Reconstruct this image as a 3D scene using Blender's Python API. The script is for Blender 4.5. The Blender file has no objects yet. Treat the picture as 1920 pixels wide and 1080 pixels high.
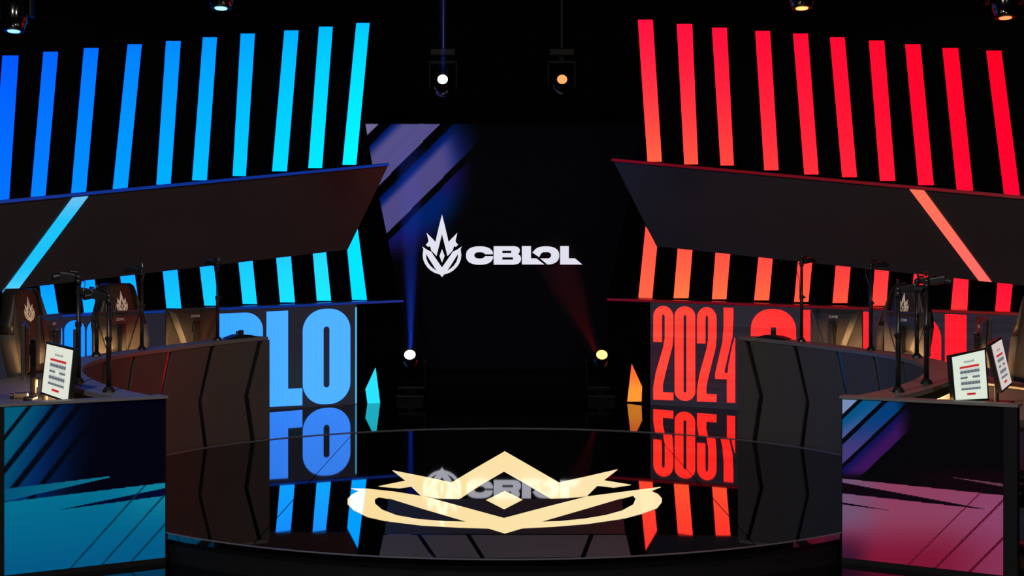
import bpy, bmesh, math, random
from mathutils import Vector, Matrix
from mathutils.geometry import tessellate_polygon
random.seed(7)
PI = math.pi
S = bpy.context.scene
C = S.collection

# ------------------------------------------------------------------ camera
F, HZ, CX, EYE = 2600.0, 500.0, 944.5, 1.6      # focal length in px, horizon row, axis column, eye height
cam = bpy.data.cameras.new('camera'); cam_o = bpy.data.objects.new('camera', cam); C.objects.link(cam_o)
cam.sensor_width = 36.0; cam.lens = 36.0 * F / 1920.0
cam.shift_x = 15.5 / 1920.0; cam.shift_y = -40.0 / 1920.0
cam.clip_end = 200
cam_o.location = (0, 0, EYE); cam_o.rotation_euler = (PI / 2, 0, 0)
S.camera = cam_o
# ------------------------------------------------------------------ world / view
w = bpy.data.worlds.new('world'); S.world = w; w.use_nodes = True
w.node_tree.nodes['Background'].inputs[0].default_value = (0.0, 0.0, 0.0, 1)
w.node_tree.nodes['Background'].inputs[1].default_value = 0
S.view_settings.view_transform = 'Standard'; S.view_settings.look = 'None'
S.view_settings.exposure = 0; S.view_settings.gamma = 1; S.view_settings.use_curve_mapping = False

# house wash lamps hanging over the auditorium
def area(name, loc, target, size, power, col):
    l = bpy.data.lights.new(name, 'AREA'); l.shape = 'DISK'; l.size = size; l.energy = power; l.color = col
    o = bpy.data.objects.new(name, l); C.objects.link(o); o.location = loc
    o.rotation_euler = (Vector(target) - Vector(loc)).to_track_quat('-Z', 'Y').to_euler()
    return o
area('house_wash_light', (3.2, 1.5, 6.4), (-3.0, 11.0, .8), .8, 165, (1, .84, .72))
area('house_wash_light', (-3.2, 1.5, 6.4), (3.0, 11.0, .8), .8, 255, (1, .95, .92))

# ------------------------------------------------------------------ materials
def lin(c):
    return tuple(((v / 255 / 12.92) if v / 255 <= .04045 else (((v / 255) + .055) / 1.055) ** 2.4) for v in c)
def mat(name, col, rough=.5, metal=0, ior=1.5, spec=None, noise=0, nscale=20, bump=0, emit=None, estr=1.0, coat=0):
    m = bpy.data.materials.new(name); m.use_nodes = True
    nt = m.node_tree; b = nt.nodes['Principled BSDF']
    b.inputs['Base Color'].default_value = (*col, 1); b.inputs['Roughness'].default_value = rough
    b.inputs['Metallic'].default_value = metal; b.inputs['IOR'].default_value = ior
    if spec is not None: b.inputs['Specular IOR Level'].default_value = spec
    if coat: b.inputs['Coat Weight'].default_value = coat; b.inputs['Coat Roughness'].default_value = .03
    if emit:
        b.inputs['Emission Color'].default_value = (*emit, 1); b.inputs['Emission Strength'].default_value = estr
    if noise or bump:
        tc = nt.nodes.new('ShaderNodeTexCoord'); nz = nt.nodes.new('ShaderNodeTexNoise')
        nz.inputs['Scale'].default_value = nscale; nz.inputs['Detail'].default_value = 4
        nt.links.new(tc.outputs['Object'], nz.inputs['Vector'])
        if noise:
            r = nt.nodes.new('ShaderNodeMapRange')
            r.inputs['To Min'].default_value = 1 - noise; r.inputs['To Max'].default_value = 1 + noise
            nt.links.new(nz.outputs['Fac'], r.inputs['Value'])
            mx = nt.nodes.new('ShaderNodeVectorMath'); mx.operation = 'SCALE'
            mx.inputs[0].default_value = col
            nt.links.new(r.outputs['Result'], mx.inputs['Scale']); nt.links.new(mx.outputs['Vector'], b.inputs['Base Color'])
        if bump:
            bp = nt.nodes.new('ShaderNodeBump'); bp.inputs['Strength'].default_value = bump; bp.inputs['Distance'].default_value = .002
            nt.links.new(nz.outputs['Fac'], bp.inputs['Height']); nt.links.new(bp.outputs['Normal'], b.inputs['Normal'])
    return m
def hot(c, k=2.4):
    """saturated light is brighter than the picture can show: lift the strongest channel"""
    m_ = max(c); return tuple(v * (k if v == m_ else 1) for v in c)
def attr_emit(name, strength=1.0, gloss=False, pixel=None, band=False):
    """light-giving surface whose colour comes from the mesh's own 'Col' attribute"""
    m = bpy.data.materials.new(name); m.use_nodes = True; nt = m.node_tree
    b = nt.nodes['Principled BSDF']; b.inputs['Base Color'].default_value = (.0015, .0015, .002, 1)
    b.inputs['Roughness'].default_value = .05 if gloss else .6
    b.inputs['Specular IOR Level'].default_value = .5 if gloss else .04
    if gloss: b.inputs['IOR'].default_value = 2.2
    a = nt.nodes.new('ShaderNodeAttribute'); a.attribute_name = 'Col'
    b.inputs['Emission Strength'].default_value = strength
    src = a.outputs['Color']
    if pixel or band:
        tc = nt.nodes.new('ShaderNodeTexCoord'); cur = None
        def chain(val):
            nonlocal src
            mx = nt.nodes.new('ShaderNodeVectorMath'); mx.operation = 'SCALE'
            nt.links.new(src, mx.inputs[0]); nt.links.new(val, mx.inputs['Scale']); src = mx.outputs['Vector']
        if pixel:
            wv = nt.nodes.new('ShaderNodeTexWave'); wv.wave_type = 'BANDS'; wv.bands_direction = 'X'
            wv.inputs['Scale'].default_value = pixel
            nt.links.new(tc.outputs['Object'], wv.inputs['Vector'])
            r = nt.nodes.new('ShaderNodeMapRange'); r.inputs['To Min'].default_value = .88; r.inputs['To Max'].default_value = 1.08
            nt.links.new(wv.outputs['Fac'], r.inputs['Value']); chain(r.outputs['Result'])
        if band:
            mp = nt.nodes.new('ShaderNodeMapping'); mp.inputs['Scale'].default_value = (.15, .15, 9)
            nz = nt.nodes.new('ShaderNodeTexNoise'); nz.inputs['Scale'].default_value = 1.5; nz.inputs['Detail'].default_value = 3
            nt.links.new(tc.outputs['Object'], mp.inputs['Vector']); nt.links.new(mp.outputs['Vector'], nz.inputs['Vector'])
            r = nt.nodes.new('ShaderNodeMapRange'); r.inputs['From Min'].default_value = .3; r.inputs['From Max'].default_value = .7
            r.inputs['To Min'].default_value = .75; r.inputs['To Max'].default_value = 1.2
            nt.links.new(nz.outputs['Fac'], r.inputs['Value']); chain(r.outputs['Result'])
    nt.links.new(src, b.inputs['Emission Color'])
    return m
M = {}
M['void'] = mat('black_drape', (.0012, .0012, .0014), .9, spec=.1, noise=.3)
M['floor'] = mat('gloss_black_floor', (.0012, .0012, .0018), .03, ior=4.2, noise=.2, nscale=3)
M['disc'] = mat('gloss_black_deck', (.0015, .0015, .0022), .02, ior=4.6, noise=.2, nscale=3)
M['matte'] = mat('matte_black', (.004, .004, .005), .6, spec=.2, noise=.2)
M['fixture'] = mat('lamp_housing', (.0015, .0015, .002), .4, spec=.14)
M['set'] = mat('set_black_paint', (.0010, .0010, .0014), .75, spec=.04, noise=.2, nscale=6)
M['band'] = mat('band_laminate', (.055, .049, .050), .3, spec=.3, noise=.12, nscale=2)
M['ledge'] = mat('ledge_paint', (.03, .03, .032), .35, noise=.15)
M['fascia'] = mat('fascia_laminate', (.070, .064, .060), .5, spec=.3, noise=.10, nscale=5, bump=.05)
M['core'] = mat('gloss_groove', (.003, .003, .004), .12, ior=2.2)
M['desk'] = mat('desk_laminate', (.14, .135, .138), .42, noise=.15, nscale=12)
M['plastic'] = mat('black_plastic', (.014, .014, .016), .35, noise=.1)
M['shell'] = mat('monitor_shell', (.045, .040, .037), .42, noise=.08)
M['metal'] = mat('black_metal', (.03, .03, .033), .3, metal=.6)
M['chrome'] = mat('bright_metal', (.7, .7, .72), .2, metal=1)
M['edge'] = mat('disc_edge_metal', (.13, .13, .165), .35)
M['leather'] = mat('black_leather', (.022, .018, .017), .42, noise=.25, nscale=40, bump=.2)
M['bolster'] = mat('grey_leather', (.11, .088, .068), .5, noise=.15, nscale=30, bump=.2)
M['white'] = mat('white_print', (.85, .82, .78), .5)
M['whitep'] = mat('white_plastic', (.75, .72, .68), .4)
M['glass'] = mat('lens_glass', (.01, .01, .02), .05, ior=1.8)
M['led'] = attr_emit('light_bar_diffuser', 1.05)
M['led_blue'] = attr_emit('led_wall_pixels_blue', 1.0, pixel=24)
M['led_red'] = attr_emit('led_wall_pixels_red', 1.0, pixel=24, band=True)
M['screen'] = attr_emit('screen_pixels', 1.0)
M['inlay'] = attr_emit('floor_light_inlay', 1.0, gloss=True)
M['warm'] = mat('warm_led_strip', (1, .8, .6), .5, emit=(1, .55, .22), estr=75)
M['trimb'] = mat('blue_edge_light', (.0, .01, .05), .4, emit=lin((0, 45, 140)), estr=1)
M['trimr'] = mat('red_edge_light', (.05, .0, .0), .4, emit=lin((105, 2, 16)), estr=1)

# ------------------------------------------------------------------ helpers
def link(name, me, m, parent=None, smooth=False):
    o = bpy.data.objects.new(name, me); C.objects.link(o)
    if m is not None: me.materials.append(m)
    if parent is not None: o.parent = parent
    if smooth:
        for p in me.polygons: p.use_smooth = True
    return o
def empty(name, loc=(0, 0, 0), rz=0):
    o = bpy.data.objects.new(name, None); C.objects.link(o); o.location = loc; o.rotation_euler = (0, 0, rz)
    o.empty_display_size = .1
    return o
def tag(o, label, cat, group=None, kind=None):
    if kind: o['kind'] = kind
    if label: o['label'] = label
    if cat: o['category'] = cat
    if group: o['group'] = group
    return o
def bmobj(name, bm, m, parent=None, smooth=False):
    bmesh.ops.recalc_face_normals(bm, faces=bm.faces)
    me = bpy.data.meshes.new(name); bm.to_mesh(me); bm.free()
    return link(name, me, m, parent, smooth)
def box(bm, c, s, rot=None, bevel=0):
    r = bmesh.ops.create_cube(bm, size=1)
    mtx = Matrix.Translation(c) @ (rot.to_4x4() if rot else Matrix.Identity(4)) @ Matrix.Diagonal((*s, 1))
    bmesh.ops.transform(bm, matrix=mtx, verts=r['verts'])
    if bevel:
        es = list({e for v in r['verts'] for e in v.link_edges})
        bmesh.ops.bevel(bm, geom=es, offset=bevel, segments=2, affect='EDGES', profile=.6)
def tube(bm, pts, rad, n=10, cap=True):
    """swept tube; rad a number or list"""
    pts = [Vector(p) for p in pts]; rings = []
    for i, p in enumerate(pts):
        d = (pts[min(i + 1, len(pts) - 1)] - pts[max(i - 1, 0)]).normalized()
        a = d.orthogonal().normalized() if i == 0 else (rings_a - d * rings_a.dot(d)).normalized()
        rings_a = a; b = d.cross(a)
        r = rad[i] if isinstance(rad, (list, tuple)) else rad
        rings.append([bm.verts.new(p + (a * math.cos(2 * PI * k / n) + b * math.sin(2 * PI * k / n)) * r) for k in range(n)])
    for i in range(len(rings) - 1):
        for k in range(n):
            bm.faces.new((rings[i][k], rings[i][(k + 1) % n], rings[i + 1][(k + 1) % n], rings[i + 1][k]))
    if cap:
        bm.faces.new(list(reversed(rings[0]))); bm.faces.new(rings[-1])
def ray(x, y, D):
    return Vector(((x - CX) / F * D, D, EYE - (y - HZ) / F * D))
def px(v):
    return CX + F * v[0] / v[1], HZ + F * (EYE - v[2]) / v[1]
def onfloor(x, y, z):
    return ray(x, y, (EYE - z) * F / (y - HZ))
# the two stage wings: vertical planes that run outwards and towards the room
WS = .69; WN = math.sqrt(1 + WS * WS); WK = 16.15 + WS * 1.71
def wing(x, y, d=0.0):
    s = abs(x - CX) / F
    return ray(x, y, (WK - d * WN) / (1 + WS * s))
def wnorm(side):       # towards the room
    return Vector((-side * WS, -1, 0)) / WN
def solid(name, outer, fn, nrm, depth, m, parent=None, holes=(), col=None):
    """a slab with the outline `outer` (2-D points through fn -> 3-D), extruded away from nrm by depth"""
    loops = [list(outer)] + [list(h) for h in holes]
    pts2 = [p for l in loops for p in l]
    tris = tessellate_polygon([[Vector((p[0], p[1], 0)) for p in l] for l in loops])
    front = [fn(*p) for p in pts2]; nrm = Vector(nrm)
    n = len(front); verts = front + [v - nrm * depth for v in front]
    faces = []
    for t in tris:
        a, b, c = t
        nn = (front[b] - front[a]).cross(front[c] - front[a])
        if nn.length < 1e-12: continue
        if nn.dot(nrm) < 0: a, c = c, a
        faces.append((a, b, c)); faces.append((c + n, b + n, a + n))
    k = 0
    for l in loops:
        L = len(l)
        for i in range(L):
            a, b = k + i, k + (i + 1) % L
            faces.append((a, b, b + n, a + n))
        k += L
    me = bpy.data.meshes.new(name); me.from_pydata([tuple(v) for v in verts], [], faces); me.update()
    if col is not None:
        ca = me.color_attributes.new('Col', 'FLOAT_COLOR', 'POINT')
        for i, v in enumerate(verts):
            c = col(pts2[i % n][0], pts2[i % n][1]) if callable(col) else col
            ca.data[i].color = (*c, 1)
    bm = bmesh.new(); bm.from_mesh(me); bmesh.ops.recalc_face_normals(bm, faces=bm.faces); bm.to_mesh(me); bm.free()
    return link(name, me, m, parent)
def picture(name, corners, nu, nv, fn, m, parent=None):
    """display surface: grid between 4 corners (bl, br, tr, tl), colour from fn(px, py, u, v) in sRGB"""
    bl, br, tr, tl = [Vector(c) for c in corners]
    vs = []; cs = []
    for j in range(nv + 1):
        for i in range(nu + 1):
            u, v = i / nu, j / nv
            p = (bl * (1 - u) + br * u) * (1 - v) + (tl * (1 - u) + tr * u) * v
            vs.append(tuple(p)); cs.append(lin(fn(*px(p), u, v)))
    fs = [(j * (nu + 1) + i, j * (nu + 1) + i + 1, (j + 1) * (nu + 1) + i + 1, (j + 1) * (nu + 1) + i) for j in range(nv) for i in range(nu)]
    me = bpy.data.meshes.new(name); me.from_pydata(vs, [], fs); me.update()
    ca = me.color_attributes.new('Col', 'FLOAT_COLOR', 'POINT')
    for i, c in enumerate(cs): ca.data[i].color = (*c, 1)
    return link(name, me, m, parent)
def mix(a, b, t):
    t = max(0., min(1., t)); return tuple(a[i] * (1 - t) + b[i] * t for i in range(3))
def sm(a, b, x):
    t = max(0., min(1., (x - a) / (b - a))); return t * t * (3 - 2 * t)

# ================================================================== SETTING
def slab(name, c, s, m):
    bm = bmesh.new(); box(bm, c, s); o = bmobj(name, bm, m); o['kind'] = 'structure'; return o
slab('floor', (0, 9.5, -.05), (22, 25, .1), M['floor'])
slab('wall_back', (0, 20.5, 3.4), (22, .2, 7), M['void'])
slab('wall_left', (-11, 9.5, 3.4), (.2, 25, 7), M['void'])
slab('wall_right', (11, 9.5, 3.4), (.2, 25, 7), M['void'])
slab('ceiling', (0, 9.5, 6.9), (22, 25, .2), M['void'])

# raised black step at the foot of the big screen
st = slab('stage_step', (0, 18.0, .10), (5.2, 2.6, .20), M['void']); del st['kind']
tag(st, 'low matte black step running along the foot of the central screen', 'step')

# ------------------------------------------------------------------ disc
YC, RD, HD = 9.57, 2.764, .16
disc = empty('stage_disc', (0, YC, 0))
tag(disc, 'round raised glossy black stage disc with glowing gold emblem', 'stage')
def disc_strip(x0, x1):
    pts = []; n = 72
    for k in range(n + 1):
        x = x0 + (x1 - x0) * k / n
        pts.append((x, -math.sqrt(max(0, RD * RD - x * x))))
    for k in range(n, -1, -1):
        x = x0 + (x1 - x0) * k / n
        q = (x, math.sqrt(max(0, RD * RD - x * x)))
        if (Vector(q) - Vector(pts[-1])).length > 1e-6: pts.append(q)
    if (Vector(pts[0]) - Vector(pts[-1])).length < 1e-6: pts.pop()
    return pts
for x0, x1 in ((-RD, -1.303), (-1.297, 1.297), (1.303, RD)):
    solid('deck_panel', disc_strip(x0, x1), lambda x, y: Vector((x, y, HD)), (0, 0, 1), .03, M['disc'], disc)
bm = bmesh.new()
ring = [[bm.verts.new((r * math.cos(2 * PI * k / 128), r * math.sin(2 * PI * k / 128), z)) for k in range(128)] for r, z in ((RD - .03, .128), (RD - .03, .0))]
for k in range(128): bm.faces.new((ring[0][k], ring[0][(k + 1) % 128], ring[1][(k + 1) % 128], ring[1][k]))
bm.faces.new(ring[1]); bm.faces.new(ring[0])
bmobj('skirt', bm, M['matte'], disc)
bm = bmesh.new()
prof = [(RD + .001, HD + .0005), (RD + .001, HD + .007), (RD + .006, HD + .007), (RD + .006, HD + .0005)]
rg = [[bm.verts.new((r * math.cos(2 * PI * k / 160), r * math.sin(2 * PI * k / 160), z)) for k in range(160)] for r, z in prof]
for a in range(4):
    for k in range(160): bm.faces.new((rg[a][k], rg[a][(k + 1) % 160], rg[(a + 1) % 4][(k + 1) % 160], rg[(a + 1) % 4][k]))
bmobj('edge_trim', bm, M['edge'], disc)

# gold emblem let into the disc (outline in photo pixels, laid on the deck plane)
def Z7(p): return (620 + p[0] / 2.909, 780 + p[1] / 2.909)
def deck(x, y):
    v = onfloor(x, y, HD + .0025); return Vector((v.x, v.y - YC, v.z))
gold = lambda x, y: mix(lin((250, 222, 158)), lin((255, 240, 200)), (x - 700) / 1200)
crown = [(950, 192), (1100, 278), (1245, 362), (1400, 328), (1565, 290), (1488, 350), (1637, 374), (1545, 388), (1455, 378), (1395, 436), (1300, 444), (1200, 450),
         (1070, 372), (945, 300), (820, 374), (700, 452), (595, 450), (492, 432), (440, 382), (375, 392), (262, 382), (410, 352), (338, 296), (500, 328), (660, 362), (800, 278)]
solid('emblem_crown', [Z7(p) for p in crown], deck, (0, 0, 1), .006, M['inlay'], disc, col=gold)
ringo = [(110, 394), (200, 396), (350, 412), (520, 440), (740, 500), (945, 556), (1180, 494), (1400, 438), (1600, 412), (1800, 386), (1745, 408), (1785, 425), (1806, 448), (1806, 468), (1780, 500),
         (1700, 530), (1580, 562), (1400, 588), (1220, 603), (1045, 612), (950, 640), (862, 613), (700, 608), (500, 597), (320, 575), (200, 548), (125, 512), (92, 478), (92, 452), (115, 428), (155, 408)]
hl = [(240, 452), (262, 440), (330, 452), (500, 505), (742, 576), (620, 573), (480, 562), (360, 541), (280, 510), (243, 478)]
hr = [(1650, 432), (1664, 450), (1650, 482), (1590, 515), (1500, 540), (1380, 560), (1250, 573), (1148, 576), (1400, 503), (1560, 456)]
solid('emblem_ring', [Z7(p) for p in ringo], deck, (0, 0, 1), .006, M['inlay'], disc, holes=[[Z7(p) for p in hl], [Z7(p) for p in hr]], col=gold)
solid('emblem_diamond', [Z7(p) for p in ((950, 408), (1047, 456), (946, 508), (848, 458))], deck, (0, 0, 1), .006, M['inlay'], disc, col=gold)

M['satin'] = mat('satin_grey', (.072, .066, .082), .6, spec=.12, noise=.15, nscale=4)
M['satin2'] = mat('satin_dark', (.016, .015, .019), .5, spec=.2, noise=.15, nscale=4)
def deck2(x, y):
    v = onfloor(x, y, HD + .0012); return Vector((v.x, v.y - YC, v.z))
cut = [(719, 711), (786, 814), (878, 905), (1109, 1093), (1174, 1183)]  # grey area of unknown nature, laid on the deck as flat patches with gaps
for (a, b), (c, d) in zip(cut, cut[1:]):
    g = 4.5 if (a, b) != cut[0] else 0; h = 4.5 if (c, d) != cut[-1] else 0
    solid('grey_patch', [(a + g, 1003), (c - h, 1003), (d - h, 1046 - abs((d - 945) / 235) * 3), (b + g, 1046 - abs((b - 945) / 235) * 3)], deck2, (0, 0, 1), .005, M['satin'], disc)
solid('grey_patch', [(728, 935), (1166, 935), (1172, 1001), (721, 1001)], deck2, (0, 0, 1), .005, M['satin2'], disc)

# ================================================================== CENTRAL SCREEN
DS = 18.9
scr = empty('led_screen', (0, DS, .2))
tag(scr, 'tall black central LED screen showing a white flame emblem and wordmark', 'screen')
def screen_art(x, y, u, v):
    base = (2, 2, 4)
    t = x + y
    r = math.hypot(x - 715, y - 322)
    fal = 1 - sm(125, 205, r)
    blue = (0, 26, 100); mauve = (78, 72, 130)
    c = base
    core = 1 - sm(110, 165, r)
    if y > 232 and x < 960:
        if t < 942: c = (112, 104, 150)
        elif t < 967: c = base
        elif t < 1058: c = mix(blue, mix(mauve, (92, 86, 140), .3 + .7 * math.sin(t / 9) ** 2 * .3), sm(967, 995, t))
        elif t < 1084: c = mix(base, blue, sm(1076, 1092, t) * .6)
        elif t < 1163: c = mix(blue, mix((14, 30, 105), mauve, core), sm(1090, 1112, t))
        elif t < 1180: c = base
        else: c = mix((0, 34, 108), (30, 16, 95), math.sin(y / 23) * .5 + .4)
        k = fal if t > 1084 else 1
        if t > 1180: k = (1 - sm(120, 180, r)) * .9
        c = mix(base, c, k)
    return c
scr_z0, scr_z1 = .205, EYE + (HZ - 232) / F * DS
XS = 2.55
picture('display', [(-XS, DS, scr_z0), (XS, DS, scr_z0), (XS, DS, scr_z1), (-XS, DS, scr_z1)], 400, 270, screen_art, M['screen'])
dsp = C.objects[-1]; dsp.parent = scr; dsp.matrix_parent_inverse = Matrix.Translation((0, -DS, -.2))
bm = bmesh.new(); box(bm, (0, .07, (scr_z1 - .2) / 2), (2 * XS + .04, .12, scr_z1 - .2)); bmobj('cabinet', bm, M['matte'], scr)
def Zs(pts, sc, ox, oy): return [(ox + p[0] / sc, oy + p[1] / sc) for p in pts]
def onscreen(x, y):
    v = ray(x, y, DS - .006); return Vector((v.x, v.y - DS, v.z - .2))
def mir(half, axis): return half + [(2 * axis - p[0], p[1]) for p in reversed(half[1:-1])]
E_crown = mir([(405, 58), (452, 245), (508, 488), (545, 445), (644, 345), (615, 470), (628, 500), (657, 530), (622, 564), (592, 552), (572, 620), (490, 708), (405, 365)], 405)
E_ring = mir([(405, 885), (540, 690), (572, 640), (640, 608), (714, 556), (695, 600), (706, 690), (698, 760), (672, 825), (630, 885), (580, 932), (520, 968), (435, 996), (405, 1037)], 405)
E_h1 = [(655, 672), (650, 740), (628, 800), (590, 855), (545, 898), (482, 938), (520, 888)]
E_h2 = [(810 - x, y) for x, y in E_h1]
E_dia = [(405, 598), (446, 705), (405, 810), (366, 705)]
wcol = lin((226, 226, 240))
K = dict(fn=onscreen, nrm=(0, -1, 0), depth=.004, m=M['screen'], parent=scr, col=wcol)
ez = lambda p: Zs(p, 8.31, 780, 395)
solid('emblem_crown', ez(E_crown), **K)
solid('emblem_ring', ez(E_ring), holes=[ez(E_h1), ez(E_h2)], **K)
solid('emblem_diamond', ez(E_dia), **K)
tz = lambda p: Zs(p, 8.0, 865, 450)
def ell(cx, cy, rx, ry, a0, a1, n=30, p=2.4):
    out = []
    for k in range(n + 1):
        a = math.radians(a0 + (a1 - a0) * k / n); ca, sa = math.cos(a), math.sin(a)
        out.append((cx + rx * math.copysign(abs(ca) ** (2 / p), ca), cy + ry * math.copysign(abs(sa) ** (2 / p), sa)))
    return out
solid('letter', tz([(478, 243)] + ell(275, 233, 205, 138, 8, 352, 48)[1:-1] + [(472, 214), (360, 214)] + ell(275, 230, 80, 48, 342, 12, 30) + [(360, 243)]), **K)
solid('letter', tz([(485, 93), (800, 93), (850, 106), (878, 140), (874, 182), (852, 210), (884, 236), (897, 275), (890, 318), (855, 356), (790, 370), (485, 370)]),
      holes=[tz([(615, 160), (748, 160), (748, 195), (615, 195)]), tz([(615, 260), (775, 260), (775, 295), (615, 295)])], **K)
solid('letter', tz([(908, 92), (1045, 92), (1045, 275), (1125, 275), (1245, 367), (908, 367)]), **K)
solid('letter', tz([(1063, 186), (1168, 258), (1192, 208), (1225, 182), (1310, 182), (1346, 208), (1346, 248), (1315, 276), (1182, 276), (1292, 369)] + ell(1270, 232, 198, 137, 75, -160, 40)), **K)
solid('letter', tz([(1482, 92), (1612, 92), (1612, 275), (1705, 275), (1815, 368), (1482, 368)]), **K)

# ================================================================== STAGE WINGS
UL = [(5, 35, 104, -13, 17, 376), (82, 109, 97, 58, 85, 371), (158, 185, 90, 134, 161, 363), (240, 266, 83, 212, 239, 355), (312, 339, 77, 294, 320, 346),
      (381, 407, 70, 361, 388, 338), (452, 478, 63, 437, 461, 330), (534, 560, 57, 511, 538, 321), (599, 624, 50, 579, 604, 315), (669, 693, 43, 643, 668, 309)]
UR = [(1196, 1223, 37, 1214, 1240, 303), (1269, 1297, 45, 1283, 1308, 308), (1335, 1362, 52, 1351, 1375, 310), (1416, 1443, 58, 1433, 1459, 319), (1487, 1514, 63, 1508, 1534, 327),
      (1556, 1583, 70, 1579, 1606, 332), (1629, 1657, 76, 1650, 1678, 339), (1697, 1725, 83, 1722, 1750, 347), (1767, 1796, 90, 1794, 1824, 357), (1849, 1877, 95, 1883, 1912, 368)]
LL = [(4, 32, 546, 14, 42, 596), (74, 100, 535, 83, 110, 590), (151, 177, 525, 158, 185, 586), (225, 252, 515, 234, 262, 582), (305, 332, 505, 313, 340, 578),
      (374, 400, 497, 384, 410, 573), (447, 473, 489, 456, 482, 570), (518, 545, 482, 526, 553, 567), (587, 611, 475, 595, 621, 564)]
LR = [(1271, 1298, 468, 1263, 1290, 559), (1342, 1369, 473, 1335, 1361, 561), (1423, 1449, 480, 1414, 1441, 563), (1497, 1523, 487, 1489, 1515, 566), (1568, 1595, 494, 1561, 1588, 568),
      (1641, 1667, 500, 1635, 1661, 573), (1715, 1741, 508, 1707, 1733, 577), (1789, 1816, 518, 1783, 1813, 580), (1871, 1899, 528, 1866, 1893, 584)]
ORD = ['first', 'second', 'third', 'fourth', 'fifth', 'sixth', 'seventh', 'eighth', 'ninth', 'tenth']

def wing_bar(poly, d, side, colfn, label, group):
    """a light bar standing on a ledge: housing + glowing diffuser"""
    nrm = wnorm(side)
    base = wing((poly[2][0] + poly[3][0]) / 2, poly[2][1], d)
    t = tag(empty('light_bar', base), label, 'light', group)
    fn = lambda x, y: wing(x, y, d) - base
    # subdivide the long edges so the colour can run along the bar
    if len(poly) == 4:
        (a, b, c, e) = poly; n = 8
        right = [(b[0] + (c[0] - b[0]) * k / n, b[1] + (c[1] - b[1]) * k / n) for k in range(n + 1)]
        left = [(e[0] + (a[0] - e[0]) * k / n, e[1] + (a[1] - e[1]) * k / n) for k in range(n + 1)]
        outl = right + left
    else: outl = poly
    solid('diffuser', outl, fn, nrm, .012, M['led'], t, col=colfn)
    solid('housing', poly, lambda x, y: wing(x, y, d) - base - nrm * .014, nrm, .04, M['plastic'], t)
    return t
def barcol(side, i, y0, y1, lower=False):
    # i: 0 outermost .. 1 next to the screen
    if side < 0:
        top = mix((0, 85, 222), (0, 196, 255), i); bot = mix((0, 112, 255), (0, 246, 255), i)
        if lower: top = mix((0, 140, 250), (40, 214, 250), i); bot = mix((0, 160, 255), (25, 236, 250), i)
        return lambda x, y: hot(lin(mix(top, bot, max(0., (y - y0) / (y1 - y0)) ** .7)))
    top = mix((196, 0, 36), (255, 18, 62), i); bot = mix((255, 0, 48), (255, 98, 66), i ** 1.3)
    if lower: top = mix((255, 0, 48), (255, 90, 68), i ** .55); bot = mix((255, 4, 46), (255, 124, 68), i ** .55)
    return lambda x, y: hot(lin(mix(top, bot, max(0., (y - y0) / (y1 - y0)) ** 1.3)))
for side, U, L, cn, wn in ((-1, UL, LL, 'blue', 'left'), (1, UR, LR, 'red', 'right')):
    for i, b in enumerate(U):
        k = i / 9 if side < 0 else 1 - i / 9
        n = i if side > 0 else 9 - i
        hue = ('cyan' if n < 5 else 'deep blue') if side < 0 else ('orange-red' if n < 5 else 'crimson')
        wing_bar([(b[0], b[2]), (b[1], b[2]), (b[4], b[5]), (b[3], b[5])], .22, side, barcol(side, k, b[2], b[5]),
                 f'tall slanted {hue} light bar of the upper {wn} row, {ORD[n]} from the central screen', f'upper {cn} light bars')
    for i, b in enumerate(L):
        k = (i + 0.5) / 9 if side < 0 else 1 - (i + .5) / 9
        n = i + 1 if side > 0 else 9 - i
        hue = 'sky blue' if side < 0 else ('orange' if n < 6 else 'red')
        wing_bar([(b[0], b[2] - 6), (b[1], b[2] - 6), (b[4], b[5]), (b[3], b[5])], -.22, side, barcol(side, k, b[2], b[5], True),
                 f'short {hue} light bar of the lower {wn} row, {ORD[n]} from the central screen', f'lower {cn} light bars')
wing_bar([(671, 430), (688, 562), (661, 562), (652, 468)], -.22, -1, lambda x, y: hot(lin((0, 226, 255))), 'pointed cyan light bar ending the lower left row beside the screen', 'lower blue light bars')
wing_bar([(1210.5, 425), (1231, 462), (1222, 559), (1197, 558)], -.22, 1, lambda x, y: hot(lin(mix((255, 80, 66), (255, 100, 68), (y - 430) / 120))), 'pointed orange light bar ending the lower right row beside the screen', 'lower red light bars')
wing_bar([(704.5, 690), (713, 757), (690, 757), (686, 730)], .02, -1, lambda x, y: lin((40, 225, 250)), 'small pointed cyan floor light beside the left LED wall', 'pointed floor lights')
wing_bar([(1184, 683), (1203, 725), (1202, 753), (1176, 753)], .02, 1, lambda x, y: lin(mix((255, 90, 45), (255, 150, 50), (y - 690) / 40)), 'small pointed orange floor light beside the right LED wall', 'pointed floor lights')

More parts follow.
